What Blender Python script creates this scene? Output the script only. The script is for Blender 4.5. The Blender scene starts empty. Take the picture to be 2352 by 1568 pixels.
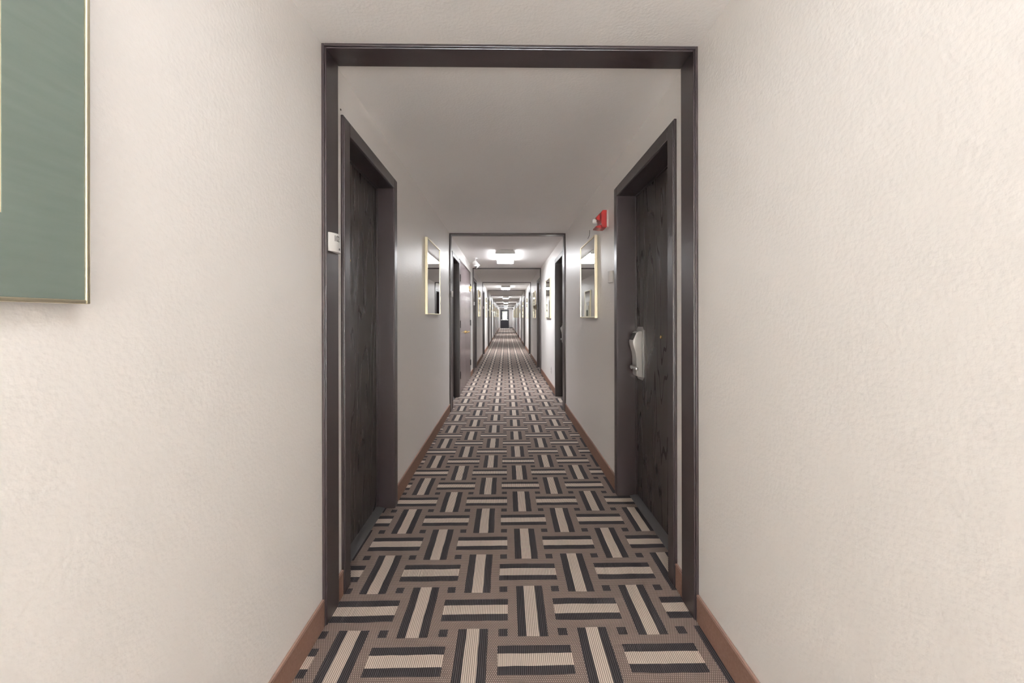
import bpy, bmesh, math, random
from mathutils import Vector, Matrix

S = bpy.context.scene
C = S.collection
R = math.radians
random.seed(7)

# ------------------------------------------------------------------ camera
CAM_H = 1.177
cam_d = bpy.data.cameras.new('camera')
cam = bpy.data.objects.new('camera', cam_d)
C.objects.link(cam)
cam_d.sensor_fit = 'HORIZONTAL'
cam_d.sensor_width = 36.0
cam_d.lens = 890.0 / 2352.0 * 36.0
cam_d.shift_y = -55.34 / 2352.0
cam_d.clip_start = 0.02
cam_d.clip_end = 300
cam.matrix_world = (Matrix.Translation((0, 0, CAM_H)) @
                    Matrix.Rotation(R(-0.896), 4, 'Z') @ Matrix.Rotation(R(90), 4, 'X') @
                    Matrix.Rotation(R(-0.11), 4, 'Z'))
S.camera = cam

# ------------------------------------------------------------------ world, exposure
LAMP0 = 5.0                                # radiance of the lens overhead
LAMP = 60.0                                 # radiance of the lenses farther along
LAMP_COLOR = (0.97, 0.98, 1.0)
S.view_settings.view_transform = 'Standard'
S.view_settings.look = 'None'
S.view_settings.gamma = 1.0
S.view_settings.use_curve_mapping = False
S.view_settings.exposure = 0.0
w = bpy.data.worlds.new('daylight')
S.world = w
w.use_nodes = True
wn = w.node_tree
wn.nodes.clear()
sky = wn.nodes.new('ShaderNodeTexSky')
sky.sky_type = 'NISHITA'
sky.sun_disc = False
sky.sun_elevation = R(38)
sky.sun_rotation = R(200)
bg = wn.nodes.new('ShaderNodeBackground')
bg.inputs['Strength'].default_value = 1.6
wo = wn.nodes.new('ShaderNodeOutputWorld')
wn.links.new(sky.outputs[0], bg.inputs[0])
wn.links.new(bg.outputs[0], wo.inputs[0])
sl = bpy.data.lights.new('sun', 'SUN')
sl.energy = 235.0
sl.angle = R(0.53)
sl.color = (0.82, 0.91, 1.0)
so = bpy.data.objects.new('sun', sl)
C.objects.link(so)
so.location = (0, -20, 12)
so.rotation_euler = (R(90 - 29), 0, 0)       # low sun, shining in through the added lobby window to brighten the corridor
pl = bpy.data.lights.new('daylight_portal', 'AREA')
pl.shape = 'RECTANGLE'
pl.size, pl.size_y = 5.3, 1.7
pl.cycles.is_portal = True
po = bpy.data.objects.new('daylight_portal', pl)
C.objects.link(po)
po.location = (0, -7.64, 1.235)
po.rotation_euler = (R(90), 0, 0)
S.cycles.max_bounces = 18
S.cycles.diffuse_bounces = 14
S.cycles.glossy_bounces = 6
S.cycles.transparent_max_bounces = 8
S.cycles.caustics_reflective = False
S.cycles.caustics_refractive = False
S.cycles.sample_clamp_indirect = 10.0

# ------------------------------------------------------------------ sizes of the corridor
XL, XR, HC = -0.702, 0.7446, 2.2237
Y0, YE = -3.6, 41.5                        # an unseen lobby is added behind the viewpoint to bring in light
LX0, LX1, LY = -3.2, 3.2, -7.5
FRAMES = [1.487, 4.818, 8.19, 11.55, 14.93, 18.30, 21.66, 25.02, 28.38, 31.74, 35.10, 38.46]
ORD = ['', 'first', 'second', 'third', 'fourth', 'fifth', 'sixth', 'seventh', 'eighth', 'ninth', 'tenth', 'eleventh', 'twelfth']
HEAD = 1.975                                # top of the door openings
CAS = 0.06                                  # width of the door casings

# ------------------------------------------------------------------ materials
def nodes_of(name):
    m = bpy.data.materials.new(name)
    m.use_nodes = True
    nt = m.node_tree
    return m, nt, nt.nodes['Principled BSDF']

def simple(name, col, rough=0.5, metal=0.0, spec=0.5, coat=0.0):
    m, nt, b = nodes_of(name)
    b.inputs['Base Color'].default_value = (*col, 1)
    b.inputs['Roughness'].default_value = rough
    b.inputs['Metallic'].default_value = metal
    b.inputs['Specular IOR Level'].default_value = spec
    b.inputs['Coat Weight'].default_value = coat
    b.inputs['Coat Roughness'].default_value = 0.05
    return m

def noise(nt, scale, detail=2.0, vec=None, rough=0.5):
    n = nt.nodes.new('ShaderNodeTexNoise')
    n.inputs['Scale'].default_value = scale
    n.inputs['Detail'].default_value = detail
    n.inputs['Roughness'].default_value = rough
    if vec is not None:
        nt.links.new(vec, n.inputs['Vector'])
    return n

def position(nt):
    return nt.nodes.new('ShaderNodeNewGeometry').outputs['Position']

def bump(nt, b, height, strength, dist):
    bp = nt.nodes.new('ShaderNodeBump')
    bp.inputs['Strength'].default_value = strength
    bp.inputs['Distance'].default_value = dist
    nt.links.new(height, bp.inputs['Height'])
    nt.links.new(bp.outputs[0], b.inputs['Normal'])
    return bp

def math_node(nt, op, a, b_=None, c=None):
    n = nt.nodes.new('ShaderNodeMath')
    n.operation = op
    for i, v in enumerate((a, b_, c)):
        if v is None:
            continue
        if isinstance(v, (int, float)):
            n.inputs[i].default_value = v
        else:
            nt.links.new(v, n.inputs[i])
    return n.outputs[0]

def mix_rgb(nt, fac, a, b_):
    n = nt.nodes.new('ShaderNodeMix')
    n.data_type = 'RGBA'
    if isinstance(fac, (int, float)):
        n.inputs[0].default_value = fac
    else:
        nt.links.new(fac, n.inputs[0])
    for i, v in ((6, a), (7, b_)):
        if isinstance(v, tuple):
            n.inputs[i].default_value = (*v, 1)
        else:
            nt.links.new(v, n.inputs[i])
    return n.outputs[2]

def painted_wall(name, col, rough, strength, spec=0.5, big=True):
    """roller-textured paint: orange-peel bump plus a slow unevenness of the plaster"""
    m, nt, b = nodes_of(name)
    pos = position(nt)
    n1 = noise(nt, 95, 2.5, pos)
    h = n1.outputs['Fac']
    if big:
        n2 = noise(nt, 9, 2, pos)
        h = math_node(nt, 'MULTIPLY_ADD', n2.outputs['Fac'], 1.6, h)
    b.inputs['Base Color'].default_value = (*col, 1)
    b.inputs['Roughness'].default_value = rough
    b.inputs['Specular IOR Level'].default_value = spec
    bump(nt, b, h, strength, 0.004)
    return m

WALL = painted_wall('cream_wall_paint', (0.92, 0.90, 0.878), 0.42, 0.30, 0.7)
CEIL = painted_wall('white_ceiling_paint', (0.94, 0.928, 0.915), 0.5, 0.34, 0.4)

def dark_paint():
    m, nt, b = nodes_of('dark_brown_gloss_paint')
    pos = position(nt)
    n1 = noise(nt, 160, 2, pos)
    n2 = noise(nt, 14, 3, pos)
    r = nt.nodes.new('ShaderNodeMapRange')
    r.inputs['To Min'].default_value = 0.27
    r.inputs['To Max'].default_value = 0.36
    nt.links.new(n2.outputs['Fac'], r.inputs['Value'])
    nt.links.new(r.outputs[0], b.inputs['Roughness'])
    b.inputs['Base Color'].default_value = (0.047, 0.033, 0.035, 1)
    b.inputs['Specular IOR Level'].default_value = 0.75
    bump(nt, b, n1.outputs['Fac'], 0.10, 0.002)
    return m
DARK = dark_paint()
CLOSET_PAINT = painted_wall('grey_brown_door_paint', (0.150, 0.118, 0.122), 0.24, 0.10, 0.6, False)

def dark_wood():
    m, nt, b = nodes_of('dark_stained_oak')
    pos = position(nt)
    def stretched(v, scale, detail):
        mp = nt.nodes.new('ShaderNodeMapping')
        mp.inputs['Scale'].default_value = v
        nt.links.new(pos, mp.inputs['Vector'])
        return noise(nt, scale, detail, mp.outputs[0]).outputs['Fac']
    # growth rings as contour lines of a slow field: cathedral figure
    field = stretched((5.5, 5.5, 0.75), 1.0, 1.5)
    rings = math_node(nt, 'MULTIPLY_ADD', math_node(nt, 'SINE', math_node(nt, 'MULTIPLY', field, 62.0)), 0.5, 0.5)
    pores = stretched((330, 330, 9), 1.0, 2)
    g = math_node(nt, 'MULTIPLY', rings, math_node(nt, 'MULTIPLY_ADD', pores, 0.9, 0.45))
    nt.links.new(mix_rgb(nt, g, (0.064, 0.051, 0.049), (0.080, 0.064, 0.061)), b.inputs['Base Color'])
    nt.links.new(math_node(nt, 'MULTIPLY_ADD', g, 0.12, 0.27), b.inputs['Roughness'])
    b.inputs['Specular IOR Level'].default_value = 0.4
    bump(nt, b, g, 0.02, 0.0015)
    return m
WOOD = dark_wood()

CX, CPX, CY, CPY = 0.0985, 0.2235, 1.333, 0.2305
def carpet():
    m, nt, b = nodes_of('basket_weave_carpet')
    pos = position(nt)
    wob = noise(nt, 9, 2, pos)
    sep = nt.nodes.new('ShaderNodeSeparateXYZ')
    nt.links.new(pos, sep.inputs[0])
    wsep = nt.nodes.new('ShaderNodeSeparateColor')
    nt.links.new(wob.outputs['Color'], wsep.inputs[0])
    M = lambda *a: math_node(nt, *a)
    x = M('MULTIPLY_ADD', M('SUBTRACT', wsep.outputs[0], 0.5), 0.006, sep.outputs[0])
    y = M('MULTIPLY_ADD', M('SUBTRACT', wsep.outputs[1], 0.5), 0.008, sep.outputs[1])
    u = M('ADD', M('DIVIDE', M('SUBTRACT', x, CX), CPX), 40.5)
    v = M('ADD', M('DIVIDE', M('SUBTRACT', y, CY), CPY), 40.5)
    i, j = M('FLOOR', u), M('FLOOR', v)
    fu = M('ABSOLUTE', M('SUBTRACT', M('SUBTRACT', u, i), 0.5))
    fv = M('ABSOLUTE', M('SUBTRACT', M('SUBTRACT', v, j), 0.5))
    par = M('MODULO', M('ADD', i, j), 2.0)             # 0: bars lie across, 1: bars run along
    along = M('GREATER_THAN', par, 0.5)
    # own block: cross coordinate is fv for a lying block, fu for a running one
    def lerp(f, a, c_):
        return M('ADD', M('MULTIPLY', M('SUBTRACT', 1.0, f), a), M('MULTIPLY', f, c_))
    own = lerp(along, fv, fu)
    oth = lerp(along, fu, fv)                          # length coordinate of the own block
    # ends of the neighbouring blocks reach past the cell border
    nb = M('GREATER_THAN', own, 0.418)
    cross = lerp(nb, own, oth)
    blk = M('LESS_THAN', cross, 0.250)
    light = M('LESS_THAN', cross, 0.106)
    # small squares where four cells meet
    sq = M('MULTIPLY', M('GREATER_THAN', fu, 0.425), M('GREATER_THAN', fv, 0.425))
    dark = M('MAXIMUM', M('MULTIPLY', blk, M('SUBTRACT', 1.0, light)), sq)
    # yarns
    P = 0.0068
    yarn = M('MULTIPLY_ADD', M('SINE', M('MULTIPLY', sep.outputs[0], 2 * math.pi / P)), 0.5, 0.5)
    row = M('MULTIPLY', sep.outputs[1], 1 / 0.0064)
    stag = M('MULTIPLY', M('MODULO', M('FLOOR', row), 2.0), math.pi)
    dots = M('MULTIPLY_ADD', M('SINE', M('ADD', M('MULTIPLY', sep.outputs[0], 2 * math.pi / 0.0064), stag)), 0.5, 0.5)
    rowl = M('ABSOLUTE', M('SINE', M('MULTIPLY', row, math.pi)))
    dot = M('POWER', M('MULTIPLY', dots, rowl), 1.3)
    tone = noise(nt, 3.0, 3, pos)
    ground = mix_rgb(nt, dot, (0.125, 0.088, 0.077), (0.74, 0.60, 0.52))
    ground = mix_rgb(nt, M('MULTIPLY', tone.outputs['Fac'], 0.25), ground, (0.22, 0.165, 0.145))
    lightc = mix_rgb(nt, yarn, (0.30, 0.235, 0.195), (0.90, 0.785, 0.685))
    darkc = mix_rgb(nt, yarn, (0.022, 0.019, 0.021), (0.115, 0.102, 0.106))
    c1 = mix_rgb(nt, M('MULTIPLY', blk, light), ground, lightc)
    c2 = mix_rgb(nt, dark, c1, darkc)
    nt.links.new(c2, b.inputs['Base Color'])
    b.inputs['Roughness'].default_value = 0.85
    b.inputs['Specular IOR Level'].default_value = 0.2
    hh = lerp(blk, dot, yarn)
    bump(nt, b, hh, 0.35, 0.002)
    return m
CARPET = carpet()

def fuzzy(name, col, col2, rough=0.85):
    m, nt, b = nodes_of(name)
    n = noise(nt, 120, 3, position(nt))
    nt.links.new(mix_rgb(nt, n.outputs['Fac'], col, col2), b.inputs['Base Color'])
    b.inputs['Roughness'].default_value = rough
    b.inputs['Specular IOR Level'].default_value = 0.25
    bump(nt, b, n.outputs['Fac'], 0.2, 0.002)
    return m
BASE = fuzzy('brown_base_strip', (0.215, 0.122, 0.086), (0.33, 0.20, 0.15))
BASETOP = fuzzy('base_strip_edge', (0.36, 0.235, 0.195), (0.44, 0.30, 0.26), 0.6)
BLACKBASE = simple('black_vinyl_base', (0.012, 0.012, 0.014), 0.4)
RUBBER = simple('grey_rubber', (0.15, 0.145, 0.15), 0.45)
BRASS = simple('brass', (0.80, 0.60, 0.27), 0.25, 1.0)
GOLD = simple('pale_gold_metal', (0.80, 0.735, 0.56), 0.38, 1.0)
CHROME = simple('satin_steel', (0.62, 0.61, 0.60), 0.32, 1.0)
SILVER = simple('silver_painted_casing', (0.70, 0.69, 0.68), 0.38, 0.25)
WHITE = simple('white_plastic', (0.80, 0.79, 0.78), 0.4)
OFFWHITE = simple('white_enamel', (0.74, 0.73, 0.71), 0.45)
BLACK = simple('black_plastic', (0.012, 0.012, 0.014), 0.25)
RED = simple('red_plastic', (0.34, 0.018, 0.018), 0.35)
CLEAR = simple('strobe_lens', (0.90, 0.89, 0.87), 0.12)
GREY = simple('grey_print', (0.10, 0.10, 0.10), 0.6)
BRONZE = simple('bronze_box_enamel', (0.21, 0.165, 0.11), 0.4)
MIRROR = simple('mirror_glass', (0.90, 0.92, 0.91), 0.015, 1.0)
NAVY = simple('dark_navy_paint', (0.007, 0.0075, 0.013), 0.35)
GREYWALL = painted_wall('grey_end_wall_paint', (0.27, 0.255, 0.25), 0.5, 0.15)

def mat_board():
    m, nt, b = nodes_of('grey_green_mat_board')
    mp = nt.nodes.new('ShaderNodeMapping')
    mp.inputs['Scale'].default_value = (1, 3.5, 26)
    nt.links.new(position(nt), mp.inputs['Vector'])
    n = noise(nt, 3, 4, mp.outputs[0])
    nt.links.new(mix_rgb(nt, n.outputs['Fac'], (0.170, 0.218, 0.190), (0.215, 0.262, 0.232)), b.inputs['Base Color'])
    b.inputs['Roughness'].default_value = 0.6
    b.inputs['Coat Weight'].default_value = 0.35
    b.inputs['Coat Roughness'].default_value = 0.12
    return m
MAT = mat_board()
BOUNCE_FLOOR = simple('pale_bounce_surface', (0.80, 0.77, 0.73), 0.5)  # kept pale so the added lobby floor bounces sun into the corridor

def art_paper():
    m, nt, b = nodes_of('plain_abstract_print')
    mp = nt.nodes.new('ShaderNodeMapping')
    mp.inputs['Scale'].default_value = (1, 2.0, 5)
    nt.links.new(position(nt), mp.inputs['Vector'])
    n = noise(nt, 2.5, 4, mp.outputs[0])
    nt.links.new(mix_rgb(nt, n.outputs['Fac'], (0.62, 0.55, 0.42), (0.34, 0.40, 0.36)), b.inputs['Base Color'])
    b.inputs['Roughness'].default_value = 0.6
    return m
ART = art_paper()
IVORY = simple('ivory_bevel', (0.78, 0.62, 0.42), 0.5)

def lens_mat(name, strength):
    m, nt, b = nodes_of(name)
    b.inputs['Base Color'].default_value = (0.9, 0.9, 0.9, 1)
    b.inputs['Emission Color'].default_value = (*LAMP_COLOR, 1)
    b.inputs['Emission Strength'].default_value = strength
    return m
LENS = lens_mat('glowing_prismatic_lens', LAMP)
LENS_SIDE = lens_mat('glowing_lens_side', LAMP * 0.9)
LENS0 = lens_mat('dimmer_glowing_lens', LAMP0)

def pane_mat():
    m = bpy.data.materials.new('clear_pane')
    m.use_nodes = True
    nt = m.node_tree
    nt.nodes.clear()
    t = nt.nodes.new('ShaderNodeBsdfTransparent')
    g = nt.nodes.new('ShaderNodeBsdfGlossy')
    g.inputs['Roughness'].default_value = 0.02
    mx = nt.nodes.new('ShaderNodeMixShader')
    mx.inputs[0].default_value = 0.07
    o = nt.nodes.new('ShaderNodeOutputMaterial')
    nt.links.new(t.outputs[0], mx.inputs[1])
    nt.links.new(g.outputs[0], mx.inputs[2])
    nt.links.new(mx.outputs[0], o.inputs[0])
    return m
PANE = pane_mat()

# ------------------------------------------------------------------ helpers
def tag(o, label=None, cat=None, group=None, kind=None):
    if label: o['label'] = label
    if cat: o['category'] = cat
    if group: o['group'] = group
    if kind: o['kind'] = kind
    return o

def empty(name, loc):
    o = bpy.data.objects.new(name, None)
    o.empty_display_size = 0.05
    C.objects.link(o)
    o.location = loc
    return o

def obj(name, bm, mats, parent=None, smooth=False):
    """one mesh object; bm is in world coordinates"""
    bmesh.ops.recalc_face_normals(bm, faces=bm.faces)
    me = bpy.data.meshes.new(name)
    origin = Vector((0, 0, 0))
    if parent is None:
        xs = [v.co for v in bm.verts]
        origin = Vector(((min(c.x for c in xs) + max(c.x for c in xs)) / 2,
                         (min(c.y for c in xs) + max(c.y for c in xs)) / 2,
                         min(c.z for c in xs)))
    else:
        p = parent
        while p is not None:
            origin = origin + p.location
            p = p.parent
    for v in bm.verts:
        v.co -= origin
    bm.to_mesh(me)
    bm.free()
    for mt in (mats if isinstance(mats, (list, tuple)) else [mats]):
        me.materials.append(mt)
    if smooth:
        for p in me.polygons:
            p.use_smooth = True
        try:
            me.set_sharp_from_angle(angle=R(35))
        except Exception:
            pass
    o = bpy.data.objects.new(name, me)
    C.objects.link(o)
    if parent is None:
        o.location = origin
    else:
        o.parent = parent
    return o

def box(bm, x0, x1, y0, y1, z0, z1, bev=0.0, seg=2, mat=0):
    vs = [bm.verts.new(p) for p in ((x0, y0, z0), (x1, y0, z0), (x1, y1, z0), (x0, y1, z0),
                                    (x0, y0, z1), (x1, y0, z1), (x1, y1, z1), (x0, y1, z1))]
    fs = [bm.faces.new([vs[k] for k in f]) for f in
          ((0, 3, 2, 1), (4, 5, 6, 7), (0, 1, 5, 4), (1, 2, 6, 5), (2, 3, 7, 6), (3, 0, 4, 7))]
    for f in fs:
        f.material_index = mat
    if bev > 0:
        es = list({e for f in fs for e in f.edges})
        bmesh.ops.bevel(bm, geom=es, offset=bev, segments=seg, affect='EDGES', profile=0.5)
    return fs

def bx(*a, **k):
    bm = bmesh.new()
    box(bm, *a, **k)
    return bm

def prism(bm, pts, axis, a, b_, bev=0.0):
    """polygon pts swept along an axis. axis 'y': pts are (x,z); 'x': pts are (y,z); 'z': pts are (x,y)"""
    def mk(p, t):
        return {'y': (p[0], t, p[1]), 'x': (t, p[0], p[1]), 'z': (p[0], p[1], t)}[axis]
    A = [bm.verts.new(mk(p, a)) for p in pts]
    B = [bm.verts.new(mk(p, b_)) for p in pts]
    n = len(pts)
    fs = [bm.faces.new(A), bm.faces.new(list(reversed(B)))]
    for k in range(n):
        fs.append(bm.faces.new((A[k], A[(k + 1) % n], B[(k + 1) % n], B[k])))
    if bev > 0:
        es = list({e for f in fs[:2] for e in f.edges})
        bmesh.ops.bevel(bm, geom=es, offset=bev, segments=2, affect='EDGES', profile=0.5)
    return fs

def disc(bm, c, r, axis, h, seg=20, dome=0.0, r2=None):
    """short cylinder from c along +/-axis with length h, optional domed end"""
    rings = [(0.0, r), (h, r if r2 is None else r2)]
    if dome:
        rr = r if r2 is None else r2
        for k in range(1, 4):
            a = k / 4 * math.pi / 2
            rings.append((h + dome * math.sin(a), rr * math.cos(a)))
    V = []
    for t, q in rings:
        ring = []
        for k in range(seg):
            a = 2 * math.pi * k / seg
            p, s_ = q * math.cos(a), q * math.sin(a)
            d = {'x': (t, p, s_), 'y': (p, t, s_), 'z': (p, s_, t)}[axis]
            ring.append(bm.verts.new((c[0] + d[0], c[1] + d[1], c[2] + d[2])))
        V.append(ring)
    for a, b_ in zip(V, V[1:]):
        for k in range(seg):
            bm.faces.new((a[k], a[(k + 1) % seg], b_[(k + 1) % seg], b_[k]))
    bm.faces.new(V[0])
    bm.faces.new(list(reversed(V[-1])))

def tube(bm, pts, r, seg=10):
    pts = [Vector(p) for p in pts]
    prev = None
    for k, p in enumerate(pts):
        d = (pts[min(k + 1, len(pts) - 1)] - pts[max(k - 1, 0)]).normalized()
        up = Vector((0, 0, 1)) if abs(d.z) < 0.9 else Vector((1, 0, 0))
        a = d.cross(up).normalized()
        b_ = d.cross(a).normalized()
        ring = [bm.verts.new(p + a * r * math.cos(2 * math.pi * t / seg) + b_ * r * math.sin(2 * math.pi * t / seg)) for t in range(seg)]
        if prev:
            for t in range(seg):
                bm.faces.new((prev[t], prev[(t + 1) % seg], ring[(t + 1) % seg], ring[t]))
        else:
            bm.faces.new(ring)
        prev = ring
    bm.faces.new(list(reversed(prev)))

def text_bm(body, size, place):
    """flat letters as a mesh; place maps (u right, v up, depth) to the world"""
    cu = bpy.data.curves.new('lettering', 'FONT')
    cu.body = body
    cu.size = size
    cu.align_x = 'CENTER'
    cu.align_y = 'CENTER'
    cu.extrude = 0.0006
    to = bpy.data.objects.new('lettering', cu)
    C.objects.link(to)
    bpy.context.view_layer.update()
    me = bpy.data.meshes.new_from_object(to.evaluated_get(bpy.context.evaluated_depsgraph_get()))
    bm = bmesh.new()
    bm.from_mesh(me)
    bpy.data.objects.remove(to)
    bpy.data.curves.remove(cu)
    bpy.data.meshes.remove(me)
    for v in bm.verts:
        v.co = Vector(place(*v.co))
    return bm

# ------------------------------------------------------------------ door positions
# (y near, y far) of each clear opening
LEFT, RIGHT = {}, {}
for k in range(1, 12):
    f = FRAMES[k - 1]
    LEFT[k] = (f + 0.238, f + 0.918)
    RIGHT[k] = (f + 0.254, f + 1.054) if k == 1 else (f + 0.185, f + 0.915)
CLOSET = (5.86, 7.56)
WINDOW = (38.9, 41.0, 0.95, 2.0)

def wall_with_holes(name, x_in, x_out, holes, y0, y1, label):
    """holes: (y0, y1, z0, z1)"""
    x0, x1 = min(x_in, x_out), max(x_in, x_out)
    bm = bmesh.new()
    y = y0
    for a, b_, z0, z1 in sorted(holes):
        box(bm, x0, x1, y, a, -0.02, HC)
        box(bm, x0, x1, a, b_, z1, HC)
        if z0 > 0:
            box(bm, x0, x1, a, b_, -0.02, z0)
        y = b_
    box(bm, x0, x1, y, y1, -0.02, HC)
    return tag(obj(name, bm, WALL), label, 'wall', kind='structure')

WT = 0.22
lh = [(a - 0.02, b_ + 0.02, 0, HEAD + 0.02) for a, b_ in LEFT.values()] + [WINDOW]
rh = [(a - 0.02, b_ + 0.02, 0, HEAD + 0.02) for a, b_ in RIGHT.values()]
wall_with_holes('wall_left', XL, XL - WT, lh, Y0, YE, 'cream painted left wall of the long corridor')
wall_with_holes('wall_right', XR, XR + WT, rh, Y0, YE, 'cream painted right wall of the long corridor')
BW = (-2.7, 2.7, 0.35, 2.12)                # wide unseen window, added to let daylight into the corridor
bm = bmesh.new()
box(bm, LX0 - .2, BW[0], LY - 0.15, LY, -0.02, HC)
box(bm, BW[1], LX1 + .2, LY - 0.15, LY, -0.02, HC)
box(bm, BW[0], BW[1], LY - 0.15, LY, -0.02, BW[2])
box(bm, BW[0], BW[1], LY - 0.15, LY, BW[3], HC)
tag(obj('wall_back', bm, WALL), 'cream wall of the added lobby with a wide window for light behind the viewpoint', 'wall', kind='structure')
for nm, x0, x1, rx0, rx1 in (('wall_back_left', LX0 - 0.2, LX0, LX0, XL - WT), ('wall_back_right', LX1, LX1 + 0.2, XR + WT, LX1)):
    bm = bmesh.new()
    box(bm, x0, x1, LY, Y0 + .2, -0.02, HC)
    box(bm, rx0, rx1, Y0, Y0 + 0.2, -0.02, HC)
    tag(obj(nm, bm, WALL), 'cream side wall of the added lobby behind the viewpoint, %s of the corridor mouth' % nm.split('_')[-1], 'wall', kind='structure')
wnd = tag(empty('added_light_window', (0, LY, BW[2])), 'wide added window lighting the corridor from behind the viewpoint', 'window', kind='structure')
bm = bmesh.new()
for q in ((BW[0], BW[0] + .06, BW[2], BW[3]), (BW[1] - .06, BW[1], BW[2], BW[3]), (BW[0] + .06, BW[1] - .06, BW[2], BW[2] + .06),
          (BW[0] + .06, BW[1] - .06, BW[3] - .06, BW[3]), (-.03, .03, BW[2] + .06, BW[3] - .06)):
    box(bm, q[0], q[1], LY - .1, LY - .04, q[2], q[3])
obj('window_frame', bm, OFFWHITE, wnd)
obj('pane', bx(BW[0] + .06, BW[1] - .06, LY - .075, LY - .065, BW[2] + .06, BW[3] - .06), PANE, wnd)
bm = bx(XL - WT, XR + WT, Y0, YE + 0.15, HC, HC + 0.1)
box(bm, LX0 - .2, LX1 + .2, LY - .15, Y0, HC, HC + 0.1)
tag(obj('ceiling', bm, CEIL), 'off-white textured ceiling running the length of the corridor', 'ceiling', kind='structure')
bm = bx(XL - WT, XR + WT, Y0, YE + 0.15, -0.05, 0.0)
tag(obj('floor', bm, CARPET), 'brown carpet with a black and beige basket weave pattern', 'floor', kind='structure')

bm = bx(LX0 - .2, LX1 + .2, LY - .15, Y0, -0.05, 0.0)
tag(obj('added_bounce_floor', bm, BOUNCE_FLOOR), 'pale floor of the added lobby, bouncing sunlight from behind the viewpoint', 'floor', kind='structure')

# end wall with the opening of the exit door
EX0, EX1, EZ = -0.593, 0.324, 2.02
bm = bmesh.new()
box(bm, XL - WT, EX0, YE, YE + 0.15, -0.02, HC)
box(bm, EX1, XR + WT, YE, YE + 0.15, -0.02, HC)
box(bm, EX0, EX1, YE, YE + 0.15, EZ, HC)
tag(obj('wall_front', bm, GREYWALL), 'grey far end wall around the exit door', 'wall', kind='structure')
bm = bx(EX1 + 0.05, XR - 0.012, YE - 0.012, YE, 0, 0.085)
tag(obj('baseboard_front', bm, BLACKBASE), 'black base strip right of the far exit door', 'baseboard', kind='structure')

# unseen block added overhead to keep sun off the plants beyond the far door
bm = bx(-9, 9, LY - .15, YE + 0.15, HC + 0.1, 9.5)
tag(obj('added_shade_block', bm, WALL), 'added block above the corridor ceiling, shading the ground beyond the far door', 'building', kind='structure')

# ------------------------------------------------------------------ baseboards
def baseboard(name, x, side, gaps, y0, y1, label):
    bm = bmesh.new()
    y = y0
    t = 0.009
    for a, b_ in sorted(gaps) + [(y1, y1)]:
        if a - y > 0.01:
            xa, xb = sorted((x, x + side * t))
            box(bm, xa, xb, y, a, 0, 0.097)
            xc, xd = sorted((x, x + side * (t + 0.0015)))
            box(bm, xc, xd, y, a, 0.097, 0.105, 0.002, 2, 1)
        y = b_
    return tag(obj(name, bm, [BASE, BASETOP]), label, 'baseboard', kind='structure')

FD, FT = 0.115, 0.0155                     # depth and thickness of the corridor frames
gl = [(f, f + FD) for f in FRAMES] + [(a - CAS, b_ + CAS) for a, b_ in LEFT.values()] + [(CLOSET[0] - .03, CLOSET[1] + .03)]
gr = [(f, f + FD) for f in FRAMES] + [(a - CAS, b_ + CAS) for a, b_ in RIGHT.values()]
baseboard('baseboard_left', XL, 1, gl, Y0, YE, 'brown base strip along the left wall')
baseboard('baseboard_right', XR, -1, gr, Y0, YE, 'brown base strip along the right wall')

# ------------------------------------------------------------------ frames across the corridor
for n, f in enumerate(FRAMES, 1):
    t = tag(empty('trim_%d' % n, ((XL + XR) / 2, f + FD / 2, 0)),
            'dark brown painted frame lining the corridor, %s from the viewer' % ORD[n], 'frame', kind='structure')
    zt = HC - FT
    # jambs: a thin lining with a narrow stepped lip at the front
    for x0, x1, lip0, lip1 in ((XL, XL + FT, XL, XL + FT - 0.005), (XR - FT, XR, XR - FT + 0.005, XR)):
        bm = bmesh.new()
        box(bm, x0, x1, f + 0.006, f + FD, 0, HC, 0.0025)
        box(bm, lip0, lip1, f, f + 0.012, 0, HC, 0.0015)
        obj('jamb', bm, DARK, t)
    bm = bmesh.new()
    box(bm, XL + FT, XR - FT, f + 0.006, f + FD, zt, HC, 0.0025)
    box(bm, XL + FT - 0.005, XR - FT + 0.005, f, f + 0.012, zt + 0.005, HC, 0.0015)
    obj('head', bm, DARK, t)

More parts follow.
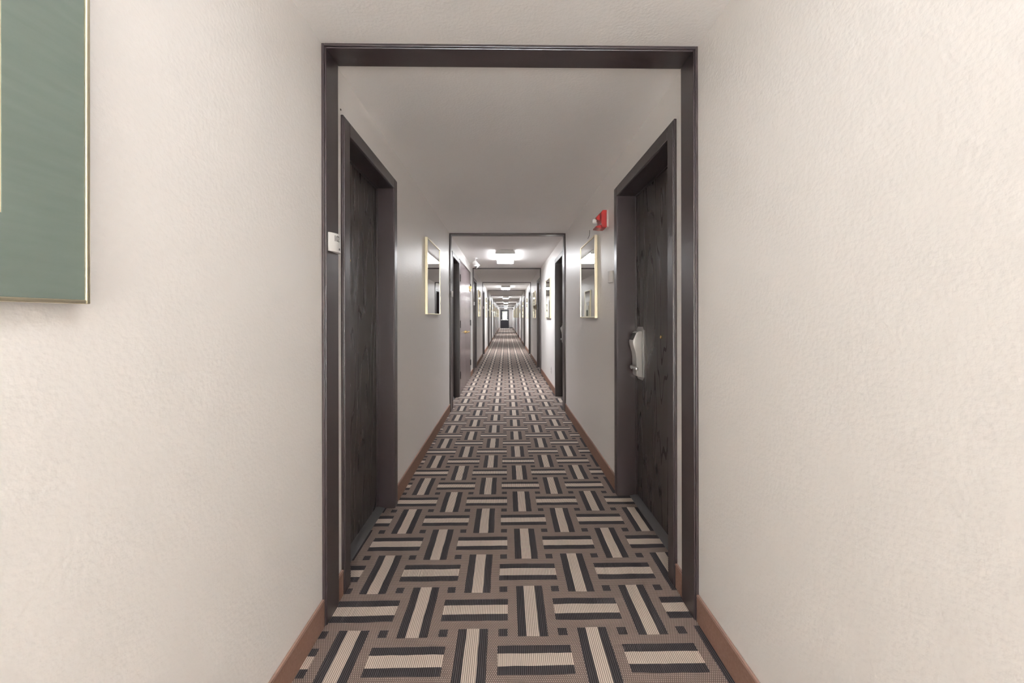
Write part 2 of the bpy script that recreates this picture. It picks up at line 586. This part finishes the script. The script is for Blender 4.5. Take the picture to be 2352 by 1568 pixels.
# ------------------------------------------------------------------ guest room doors
def lock(parent, xf, s, yc):
    """card lock on a door face at xf; s points into the corridor; the body is centred on yc and lever runs towards the hinge"""
    hinge = -1 if s < 0 else 1             # right-hand doors are hung on the near side, left-hand ones on the far side
    bm = bmesh.new()
    y0, y1, z0, z1 = yc - 0.061, yc + 0.061, 0.778, 1.115
    c = 0.02
    prism(bm, [(y0 + c, z0), (y1 - c, z0), (y1, z0 + c), (y1, z1 - c), (y1 - c, z1), (y0 + c, z1), (y0, z1 - c), (y0, z0 + c)],
          'x', xf, xf + s * 0.004)
    plate = obj('door_lock', bm, CHROME, parent)
    plate['label'] = 'steel and silver card lock with lever'
    for yy in (y0 + 0.02, y1 - 0.02):
        for zz in (z0 + 0.025, z1 - 0.025):
            bm = bmesh.new()
            disc(bm, (xf + s * 0.004, yy, zz), 0.006, 'x', s * 0.0015, 12, s * 0.0015)
            obj('screw', bm, CHROME, plate, True)
    # body profile: (stand-off from the door, height)
    prof = [(0.004, 1.088), (0.026, 1.088), (0.038, 1.080), (0.060, 1.030), (0.062, 1.018), (0.060, 1.000), (0.052, 0.975),
            (0.045, 0.950), (0.041, 0.920), (0.040, 0.870), (0.040, 0.815), (0.034, 0.803), (0.004, 0.797)]
    bm = bmesh.new()
    prism(bm, [(xf + s * a, b_) for a, b_ in prof], 'y', yc - 0.040, yc + 0.040, 0.003)
    obj('lock_body', bm, SILVER, plate, True)
    bm = bmesh.new()
    rd = [(0.0405, 1.0755), (0.0600, 1.0315), (0.0625, 1.0325), (0.0430, 1.0765)]
    prism(bm, [(xf + s * a, b_) for a, b_ in rd], 'y', yc - 0.033, yc + 0.033)
    obj('card_reader', bm, BLACK, plate)
    bm = bmesh.new()
    disc(bm, (xf + s * 0.040, yc, 0.858), 0.014, 'x', s * 0.022, 18)
    yl0, yl1 = sorted((yc - hinge * 0.012, yc + hinge * (0.105 if s < 0 else 0.056)))
    xa, xb = sorted((xf + s * 0.048, xf + s * 0.066))
    box(bm, xa, xb, yl0, yl1, 0.849, 0.868, 0.004)
    obj('lever', bm, CHROME, plate, True)

def guest_door(num, name_n, side, y0, y1, recess, where, detail=True):
    """side -1: left wall, +1: right wall"""
    xw = XL if side < 0 else XR
    s = -side                               # towards the corridor
    d = tag(empty('door_%d' % name_n, (xw, (y0 + y1) / 2, 0)), where, 'door', kind='structure')
    xc = xw + s * 0.015                     # casing face
    xd = xw - s * recess                    # face of the leaf
    # casing: flat architrave with an outer back-band
    bm = bmesh.new()
    def strip(a, b_, z0, z1):
        xa, xb = sorted((xw, xc))
        box(bm, xa, xb, a, b_, z0, z1, 0.003)
    strip(y0 - CAS, y0 - 0.001, 0, HEAD + CAS)
    strip(y1 + 0.001, y1 + CAS, 0, HEAD + CAS)
    strip(y0 - 0.002, y1 + 0.002, HEAD + 0.001, HEAD + CAS)
    xa, xb = sorted((xw, xw + s * 0.011))
    for a, b_, z0, z1 in ((y0 - CAS - 0.006, y0 - CAS + 0.002, 0, HEAD + CAS + .006), (y1 + CAS - 0.002, y1 + CAS + 0.006, 0, HEAD + CAS + .006),
                          (y0 - CAS - 0.006, y1 + CAS + 0.006, HEAD + CAS - 0.002, HEAD + CAS + 0.006)):
        box(bm, xa, xb, a, b_, z0, z1, 0.002)
    obj('casing', bm, DARK, d)
    # jamb lining of the recess with a stop against the leaf
    bm = bmesh.new()
    xo = xd - s * 0.06
    xa, xb = sorted((xw + s * 0.008, xo))
    box(bm, xa, xb, y0 - 0.02, y0, 0, HEAD + 0.02, 0.0015)
    box(bm, xa, xb, y1, y1 + 0.02, 0, HEAD + 0.02, 0.0015)
    box(bm, xa, xb, y0 - 0.01, y1 + 0.01, HEAD, HEAD + 0.02, 0.0015)
    xa, xb = sorted((xd + s * 0.0005, xd + s * 0.012))
    box(bm, xa, xb, y0, y0 + 0.006, 0, HEAD, 0.001)
    box(bm, xa, xb, y1 - 0.006, y1, 0, HEAD, 0.001)
    box(bm, xa, xb, y0, y1, HEAD - 0.006, HEAD, 0.001)
    obj('jamb', bm, DARK, d)
    xa, xb = sorted((xd, xd - s * 0.045))
    obj('leaf', bx(xa, xb, y0, y1, 0.008, HEAD, 0.001), WOOD, d)
    # sloped threshold strip
    bm = bmesh.new()
    prism(bm, [(xd - s * 0.05, 0.0), (xd - s * 0.05, 0.014), (xd + s * 0.004, 0.013), (xd + s * 0.050, 0.003), (xd + s * 0.050, 0.0)], 'y', y0, y1)
    obj('threshold', bm, RUBBER, d)
    # viewer
    bm = bmesh.new()
    zv = 1.066 if (side > 0 and num == 1) else 1.47
    yv = (y0 + y1) / 2 if side > 0 else (y0 + y1) / 2 - 0.03
    if num == 1 and side < 0:
        yv = 1.99
    disc(bm, (xd, yv, zv), 0.0095, 'x', s * 0.004, 16, s * 0.003)
    obj('door_viewer', bm, BRASS, d, True)
    lock(d, xd, s, (y1 - 0.068) if side > 0 else (y0 + 0.063))
    return d

nd = 0
for k in range(1, 12):
    for side, T, word, rec in ((-1, LEFT, 'left', 0.098), (1, RIGHT, 'right', 0.119)):
        nd += 1
        if k == 1:
            lab = ('dark wood guest room door in the left recess beside the sign reading 102' if side < 0 else
                   'dark wood guest room door with silver card lock in the right recess')
        else:
            lab = 'dark guest room door on the %s wall just past the %s dark frame' % (word, ORD[k])
        guest_door(k, nd, side, T[k][0], T[k][1], rec, lab)

# ------------------------------------------------------------------ service closet with two leaves
nd += 1
d = tag(empty('door_%d' % nd, (XL, sum(CLOSET) / 2, 0)), 'pair of grey-brown closet doors with brass handles on the left wall', 'door', kind='structure')
a, b_ = CLOSET
ztop = 2.03
bm = bmesh.new()
box(bm, XL, XL + 0.012, a - 0.03, a, 0, ztop + 0.03, 0.002)
box(bm, XL, XL + 0.012, b_, b_ + 0.03, 0, ztop + 0.03, 0.002)
box(bm, XL, XL + 0.012, a - 0.002, b_ + 0.002, ztop, ztop + 0.03, 0.002)
obj('casing', bm, DARK, d)
mid = 6.62
for y0, y1, yh, dirn in ((a + 0.003, mid - 0.003, mid - 0.07, -1), (mid + 0.003, b_ - 0.003, mid + 0.07, 1)):
    lf = obj('leaf', bx(XL, XL + 0.010, y0, y1, 0.012, ztop - 0.003, 0.002), CLOSET_PAINT, d)
    bm = bmesh.new()
    disc(bm, (XL + 0.010, yh, 0.93), 0.026, 'x', 0.010, 20)
    disc(bm, (XL + 0.018, yh, 0.93), 0.010, 'x', 0.045, 14)
    xa = XL + 0.052
    box(bm, xa, xa + 0.016, min(yh - dirn * 0.014, yh + dirn * 0.12), max(yh - dirn * 0.014, yh + dirn * 0.12), 0.920, 0.940, 0.005)
    h = obj('handle', bm, BRASS, lf, True)
    ye = y0 if dirn < 0 else y1
    for zz in (0.25, 1.02, 1.72):
        obj('hinge', bx(XL + 0.010, XL + 0.022, ye - 0.012, ye + 0.012, zz, zz + 0.11, 0.004), BLACK, lf)
    if dirn > 0:
        bm = bmesh.new()
        box(bm, XL + 0.010, XL + 0.03, y1 - 0.10, y1 - 0.05, 1.68, 1.73, 0.004)
        box(bm, XL + 0.010, XL + 0.045, y1 - 0.085, y1 - 0.065, 1.73, 1.78, 0.004)
        obj('latch', bm, BRASS, lf)

# ------------------------------------------------------------------ exit door at the far end
nd += 1
d = tag(empty('door_%d' % nd, ((EX0 + EX1) / 2, YE, 0)), 'dark navy exit door with a window at the far end', 'door', kind='structure')
bm = bmesh.new()
box(bm, EX0, EX0 + 0.05, YE - 0.012, YE + 0.12, 0, EZ, 0.003)
box(bm, EX1 - 0.05, EX1, YE - 0.012, YE + 0.12, 0, EZ, 0.003)
box(bm, EX0 + 0.05, EX1 - 0.05, YE - 0.012, YE + 0.12, EZ - 0.05, EZ, 0.003)
obj('frame', bm, NAVY, d)
wx0, wx1, wz0, wz1 = -0.375, 0.122, 0.965, 1.80
bm = bmesh.new()
yl0, yl1 = YE + 0.02, YE + 0.065
box(bm, EX0 + 0.05, wx0, yl0, yl1, 0.01, EZ - 0.05)
box(bm, wx1, EX1 - 0.05, yl0, yl1, 0.01, EZ - 0.05)
box(bm, wx0, wx1, yl0, yl1, 0.01, wz0)
box(bm, wx0, wx1, yl0, yl1, wz1, EZ - 0.05)
lf = obj('leaf', bm, NAVY, d)
obj('pane', bx(wx0, wx1, YE + 0.04, YE + 0.046, wz0, wz1), PANE, lf)
bm = bmesh.new()
box(bm, -0.50, 0.20, YE - 0.045, YE - 0.02, 0.885, 0.93, 0.006)
box(bm, -0.53, -0.45, YE - 0.03, YE + 0.022, 0.87, 0.945, 0.005)
box(bm, 0.16, 0.24, YE - 0.03, YE + 0.022, 0.87, 0.945, 0.005)
obj('push_bar', bm, CHROME, lf)
bm = bx(EX0, EX1, YE - 0.03, YE + 0.12, 0.0, 0.012, 0.002)
obj('threshold', bm, CHROME, d)

# ------------------------------------------------------------------ side window near the far end
y0, y1, z0, z1 = WINDOW
wnd = tag(empty('window_1', (XL, (y0 + y1) / 2, z0)), 'side window in the left wall beside the far exit door', 'window', kind='structure')
bm = bmesh.new()
for q in ((y0, y0 + 0.05, z0, z1), (y1 - 0.05, y1, z0, z1), (y0 + .05, y1 - .05, z0, z0 + 0.05), (y0 + .05, y1 - .05, z1 - 0.05, z1),
          ((y0 + y1) / 2 - 0.025, (y0 + y1) / 2 + 0.025, z0 + .05, z1 - .05)):
    box(bm, XL - 0.13, XL - 0.07, *q)
obj('window_frame', bm, OFFWHITE, wnd)
obj('pane', bx(XL - 0.104, XL - 0.098, y0 + 0.05, y1 - 0.05, z0 + 0.05, z1 - 0.05), PANE, wnd)
obj('window_sill', bx(XL - 0.15, XL + 0.03, y0 - 0.03, y1 + 0.03, z0 - 0.025, z0 + 0.003, 0.004), OFFWHITE, wnd)

# ------------------------------------------------------------------ fluorescent ceiling lights
XCL = -0.009
def ceiling_light(yc, label, lens=LENS):
    lens = [lens, LENS_SIDE if lens is LENS else LENS0]
    t = tag(empty('ceiling_light', (XCL, yc, HC)), label, 'ceiling light', 'fluorescent ceiling lights')
    L2 = 0.558
    zb = 2.160
    bm = bmesh.new()
    top = [(-0.118, HC), (-0.122, HC - 0.018), (-0.144, HC - 0.034), (-0.147, HC - 0.044),
           (0.147, HC - 0.044), (0.144, HC - 0.034), (0.122, HC - 0.018), (0.118, HC)]
    prism(bm, [(XCL + p, q) for p, q in top], 'y', yc - L2 + 0.012, yc + L2 - 0.012)
    obj('housing', bm, OFFWHITE, t)
    prof = [(-0.147, HC - 0.044), (-0.146, zb + 0.008), (-0.138, zb), (0.138, zb), (0.146, zb + 0.008), (0.147, HC - 0.044)]
    bm = bmesh.new()
    prism(bm, [(XCL + p, q) for p, q in prof], 'y', yc - L2 + 0.012, yc + L2 - 0.012)
    for fc in bm.faces:
        fc.normal_update()
        fc.material_index = 0 if fc.normal.z < -0.6 else 1
    obj('lens', bm, lens, t)
    cap = [(-0.127, HC), (-0.127, HC - 0.016), (-0.150, HC - 0.034), (-0.152, zb + 0.004), (-0.145, zb - 0.003),
           (0.145, zb - 0.003), (0.152, zb + 0.004), (0.150, HC - 0.034), (0.127, HC - 0.016), (0.127, HC)]
    for q0, q1 in ((yc - L2 - 0.002, yc - L2 + 0.012), (yc + L2 - 0.012, yc + L2 + 0.002)):
        bm = bmesh.new()
        prism(bm, [(XCL + p, q) for p, q in cap], 'y', q0, q1, 0.002)
        obj('end_cap', bm, OFFWHITE, t)
    return t

ceiling_light(0.36, 'white fluorescent ceiling light overhead, before the first dark frame', LENS0)
for n, k in enumerate((2, 4, 6, 8, 10, 12), 1):
    yc = FRAMES[k - 1] + (1.72 if k < 12 else 1.5)
    ceiling_light(yc, 'glowing rectangular ceiling light just past the %s dark frame' % ORD[k])

# ------------------------------------------------------------------ mirrors
def mirror(side, y0, y1, z0, z1, label):
    xw = XL if side < 0 else XR
    s = -side
    t = tag(empty('wall_mirror', (xw, (y0 + y1) / 2, z0)), label, 'mirror', 'gold-framed corridor mirrors')
    wv, th = 0.011, 0.024
    bm = bmesh.new()
    xa, xb = sorted((xw, xw + s * th))
    box(bm, xa, xb, y0, y0 + wv, z0, z1, 0.002)
    box(bm, xa, xb, y1 - wv, y1, z0, z1, 0.002)
    box(bm, xa, xb, y0 + wv, y1 - wv, z0, z0 + wv, 0.002)
    box(bm, xa, xb, y0 + wv, y1 - wv, z1 - wv, z1, 0.002)
    obj('frame', bm, GOLD, t)
    xa, xb = sorted((xw + s * 0.004, xw + s * 0.018))
    obj('mirror_glass', bx(xa, xb, y0 + wv, y1 - wv, z0 + wv, z1 - wv), MIRROR, t)

mirror(-1, 3.37, 4.035, 1.205, 1.878, 'gold-framed mirror on the left wall between the first two dark frames')
mirror(1, 3.133, 3.76, 1.170, 1.848, 'gold-framed mirror on the right wall below the red fire alarm')
mirror(1, 6.37, 7.075, 1.160, 1.838, 'gold-framed mirror on the right wall across from the closet doors')
for k in range(3, 12):
    f = FRAMES[k - 1]
    mirror(-1, f + 1.60, f + 2.27, 1.195, 1.870, 'gold-framed mirror on the left wall past the %s dark frame' % ORD[k])
    mirror(1, f + 1.50, f + 2.17, 1.155, 1.838, 'gold-framed mirror on the right wall past the %s dark frame' % ORD[k])

# ------------------------------------------------------------------ framed picture on the near left wall
t = tag(empty('framed_picture', (XL, 0.2, 1.2)), 'picture with grey-green mat in thin gold frame on the near left wall', 'picture')
py0, py1, pz0, pz1 = -0.37, 0.6435, 1.200, 1.90
bm = bmesh.new()
fw, xo = 0.0065, XL + 0.004
for q in ((py0, py0 + fw, pz0, pz1), (py1 - fw, py1, pz0, pz1), (py0 + fw, py1 - fw, pz0, pz0 + fw), (py0 + fw, py1 - fw, pz1 - fw, pz1)):
    box(bm, xo, XL + 0.0245, *q, 0.0015)
obj('frame', bm, GOLD, t)
ay0, ay1, az0, az1 = -0.260, 0.5345, 1.320, 1.778
bm = bmesh.new()
for q in ((py0 + fw, ay0, pz0 + fw, pz1 - fw), (ay1, py1 - fw, pz0 + fw, pz1 - fw), (ay0, ay1, pz0 + fw, az0), (ay0, ay1, az1, pz1 - fw)):
    box(bm, XL + 0.004, XL + 0.021, *q)
obj('mat', bm, MAT, t)
bm = bmesh.new()
bw = 0.004
for q in ((ay0, ay0 + bw, az0, az1), (ay1 - bw, ay1, az0, az1), (ay0 + bw, ay1 - bw, az0, az0 + bw), (ay0 + bw, ay1 - bw, az1 - bw, az1)):
    box(bm, XL + 0.004, XL + 0.0195, *q)
obj('mat_bevel', bm, IVORY, t)
obj('print', bx(XL + 0.004, XL + 0.017, ay0 + bw, ay1 - bw, az0 + bw, az1 - bw), ART, t)
for zz in (1.25,):
    for yy in (py0 + 0.03, py1 - 0.03):
        obj('bumper', bx(XL, XL + 0.0045, yy - 0.008, yy + 0.008, pz0 + 0.002, pz0 + 0.018), RUBBER, t)

# ------------------------------------------------------------------ room number signs
def bowed(y, y0, y1, sag):
    q = (y - (y0 + y1) / 2) / ((y1 - y0) / 2)
    return sag * (1 - q * q)

def room_sign(x, s, y0, y1, z0, z1, label, number=None, logo=False):
    t = tag(empty('room_sign', (x, (y0 + y1) / 2, z0)), label, 'sign', 'room number signs')
    bm = bmesh.new()
    N = 24
    sag, th = 0.018, 0.006
    rows = []
    for k in range(N + 1):
        y = y0 + (y1 - y0) * k / N
        e = bowed(y, y0, y1, sag)
        rows.append([bm.verts.new((x + s * q, y, z)) for q, z in ((0.001, z0), (th + e, z0), (th + e, z1), (0.001, z1))])
    for a, b_ in zip(rows, rows[1:]):
        for k in range(4):
            bm.faces.new((a[k], a[(k + 1) % 4], b_[(k + 1) % 4], b_[k]))
    bm.faces.new(rows[0])
    bm.faces.new(list(reversed(rows[-1])))
    obj('plate', bm, WHITE, t, True)
    if number:
        yc, zc = y0 + (y1 - y0) * 0.33, z0 + (z1 - z0) * 0.70
        def put(u, v, w_):
            y = yc + u * 0.62 * s
            return (x + s * (th + bowed(y, y0, y1, sag) + 0.0002 + max(w_, 0)), y, zc + v)
        obj('number', text_bm(number, 0.033, put), GREY, t)
    if logo:
        yc, zc = y0 + (y1 - y0) * 0.50, z0 + (z1 - z0) * 0.17
        bm = bmesh.new()
        disc(bm, (x + s * (th + bowed(yc, y0, y1, sag) - 0.001), yc, zc), 0.0045, 'x', s * 0.0022, 16)
        obj('emblem', bm, GREY, t)

room_sign(XL + FT, 1, 1.506, 1.600, 1.436, 1.508, 'white bowed room sign reading 102 on the first dark frame', '102', True)
for k in range(2, 12):
    f = FRAMES[k - 1]
    room_sign(XL + FT, 1, f + 0.02, f + 0.112, 1.436, 1.508, 'small white room sign on the left side of the %s dark frame' % ORD[k])
room_sign(XR, -1, 2.675, 2.765, 1.420, 1.500, 'small white bowed room sign on the right wall beside the card lock door')

# ------------------------------------------------------------------ fire alarm on the right wall
t = tag(empty('fire_alarm', (XR, 2.86, 1.83)), 'red fire alarm with clear strobe high on the right wall', 'fire alarm')
obj('back_box', bx(XR - 0.012, XR, 2.800, 2.925, 1.832, 1.955, 0.003), WHITE, t)
bm = bmesh.new()
prism(bm, [(XR - 0.012, 1.955), (XR - 0.040, 1.955), (XR - 0.052, 1.940), (XR - 0.052, 1.858), (XR - 0.044, 1.830), (XR - 0.012, 1.830)], 'y', 2.797, 2.928, 0.004)
obj('body', bm, RED, t)
bm = bmesh.new()
prism(bm, [(XR - 0.050, 1.852), (XR - 0.085, 1.843), (XR - 0.088, 1.833), (XR - 0.044, 1.826)], 'y', 2.815, 2.915, 0.003)
obj('horn_lip', bm, RED, t)
bm = bmesh.new()
prism(bm, [(XR - 0.050, 1.945), (XR - 0.078, 1.915), (XR - 0.078, 1.900), (XR - 0.050, 1.888)], 'y', 2.845, 2.912, 0.004)
obj('strobe_hood', bm, RED, t)
bm = bmesh.new()
disc(bm, (XR - 0.072, 2.880, 1.893), 0.019, 'x', -0.018, 18, -0.014)
obj('strobe_lens', bm, CLEAR, t, True)

# ------------------------------------------------------------------ a bent wire end above the right mirror
bm = bmesh.new()
tube(bm, [(XR - 0.002, 3.42, 1.948), (XR - 0.003, 3.42, 1.915), (XR - 0.004, 3.423, 1.905), (XR - 0.003, 3.45, 1.893), (XR - 0.002, 3.50, 1.888)], 0.002, 8)
tag(obj('bent_wire', bm, GREY), 'short dark bent wire on the right wall above the nearest mirror', 'wire')
bm = bmesh.new()
disc(bm, (XL, 1.660, 2.062), 0.004, 'x', 0.0016, 10, 0.001)
tag(obj('screw', bm, BLACK), 'tiny dark screw head above the corner of the left door casing', 'screw')

# ------------------------------------------------------------------ security camera on the ceiling
t = tag(empty('security_camera', (-0.53, 6.9, HC)), 'white security camera hanging from the ceiling over the closet doors', 'camera')
cx, cy = -0.535, 6.85
bm = bmesh.new()
disc(bm, (cx, cy, HC), 0.034, 'z', -0.012, 20)
obj('mount', bm, WHITE, t, True)
bm = bmesh.new()
tube(bm, [(cx, cy, HC - 0.01), (cx - 0.005, cy, HC - 0.05), (cx + 0.005, cy + 0.01, HC - 0.085)], 0.011, 12)
obj('arm', bm, WHITE, t, True)
bm = bmesh.new()
disc(bm, (0, 0, 0), 0.042, 'z', 0.115, 20, 0.012)
bmesh.ops.transform(bm, matrix=Matrix.Translation((cx + 0.047, cy + 0.02, HC - 0.150)) @ Matrix.Rotation(R(-42), 4, 'Y'), verts=bm.verts)
obj('body', bm, WHITE, t, True)
bm = bmesh.new()
disc(bm, (cx - 0.005, cy + 0.01, HC - 0.125), 0.034, 'z', -0.022, 18)
obj('bracket', bm, WHITE, t, True)
bm = bmesh.new()
disc(bm, (cx + 0.012, cy + 0.01, HC - 0.147), 0.030, 'z', -0.012, 18, -0.004)
obj('lens_ring', bm, BLACK, t, True)

# ------------------------------------------------------------------ outlet and wall boxes
t = tag(empty('wall_outlet', (XR, 6.35, 0.265)), 'white power outlet low on the right wall under the second mirror', 'outlet')
obj('cover_plate', bx(XR - 0.006, XR, 6.315, 6.385, 0.250, 0.365, 0.002), WHITE, t)
for zz in (0.282, 0.330):
    f_ = obj('socket', bx(XR - 0.0085, XR - 0.006, 6.332, 6.368, zz - 0.014, zz + 0.014, 0.001), OFFWHITE, t)
    bm = bmesh.new()
    for yy in (6.342, 6.356):
        box(bm, XR - 0.0089, XR - 0.0085, yy, yy + 0.003, zz - 0.005, zz + 0.007)
    obj('slot', bm, GREY, f_)

t = tag(empty('alarm_box', (XR, 9.33, 1.37)), 'small bronze box on the right wall in front of the third right mirror', 'wall box')
obj('back_plate', bx(XR - 0.040, XR, 9.27, 9.39, 1.365, 1.485, 0.008), BRONZE, t)
bm = bmesh.new()
disc(bm, (XR - 0.040, 9.33, 1.425), 0.038, 'x', -0.042, 20, -0.008)
obj('bell', bm, BRONZE, t, True)

t = tag(empty('exit_sign', (-0.03, 41.3, 2.06)), 'small white exit sign with red letters above the far door', 'sign')
obj('case', bx(-0.18, 0.12, 41.28, 41.325, 2.03, HC - 0.012, 0.004), WHITE, t)
obj('canopy', bx(-0.09, 0.03, 41.27, 41.335, HC - 0.012, HC), WHITE, t)
obj('letters', text_bm('EXIT', 0.12, lambda u, v, w_: (-0.03 + u, 41.279 - max(w_, 0), 2.118 + v)), RED, t)

t = tag(empty('wall_alarm', (XR, 39.6, 1.98)), 'dark box high on the right wall near the far exit door', 'wall box')
obj('casing', bx(XR - 0.05, XR, 39.45, 39.75, 1.98, 2.08, 0.004), BLACK, t)
obj('cover', bx(XR - 0.12, XR - 0.05, 39.50, 39.70, 1.995, 2.065, 0.006), BLACK, t)

# ------------------------------------------------------------------ outside the far exit door
GROUND = fuzzy('pale_paving', (0.42, 0.40, 0.38), (0.55, 0.53, 0.50))
bm = bx(-30, 30, YE + 0.15, 90, -0.20, -0.06)
tag(obj('ground', bm, GROUND), 'pale paved ground outside the far exit door', 'ground', kind='structure')
bm = bx(-30, 30, -40, LY - .15, -0.20, -0.06)
tag(obj('ground', bm, GROUND), 'pale paved ground outside the added lobby window', 'ground', kind='structure')
bm = bx(-30, XL - WT, 20, YE + 0.15, -0.20, -0.06)
tag(obj('ground', bm, GROUND), 'pale paved ground outside the side window', 'ground', kind='structure')

LEAF = fuzzy('green_leaves', (0.012, 0.022, 0.009), (0.035, 0.050, 0.020), 0.6)
REDLEAF = fuzzy('reddish_leaves', (0.050, 0.017, 0.015), (0.10, 0.045, 0.038), 0.6)
BARK = fuzzy('grey_brown_bark', (0.09, 0.065, 0.045), (0.17, 0.13, 0.10))
def shrub(x, y, zb, h, rad, mat, stem, label, name):
    t = tag(empty(name, (x, y, -0.06)), label, 'plant')
    bm = bmesh.new()
    tube(bm, [(x, y, -0.06), (x + 0.03, y, zb * 0.5), (x, y, zb + h * 0.5)], stem, 8)
    obj('stem', bm, BARK, t)
    bm = bmesh.new()
    for _ in range(420):
        a, b2 = random.uniform(0, 2 * math.pi), random.uniform(-1, 1)
        q = random.random() ** 0.4
        c = Vector((x + rad * q * math.cos(a) * math.sqrt(1 - b2 * b2), y + rad * q * math.sin(a) * math.sqrt(1 - b2 * b2), zb + h * 0.5 + h * 0.5 * q * b2))
        sz = rad * random.uniform(0.10, 0.18)
        m = Matrix.Translation(c) @ Matrix.Rotation(random.uniform(0, 6), 4, 'Z') @ Matrix.Rotation(random.uniform(0, 3), 4, 'X')
        vs = [bm.verts.new(m @ Vector(p)) for p in ((-sz, 0, 0), (0, -sz * .5, sz * .1), (sz, 0, 0), (0, sz * .5, sz * .1))]
        bm.faces.new(vs)
    obj('foliage', bm, mat, t)
shrub(-0.55, 47.5, 0.9, 2.6, 0.55, LEAF, 0.05, 'slim green tree seen through the window of the far door', 'tree')
shrub(0.18, 46.3, 0.25, 1.15, 0.45, REDLEAF, 0.03, 'reddish bush seen low through the window of the far door', 'bush')
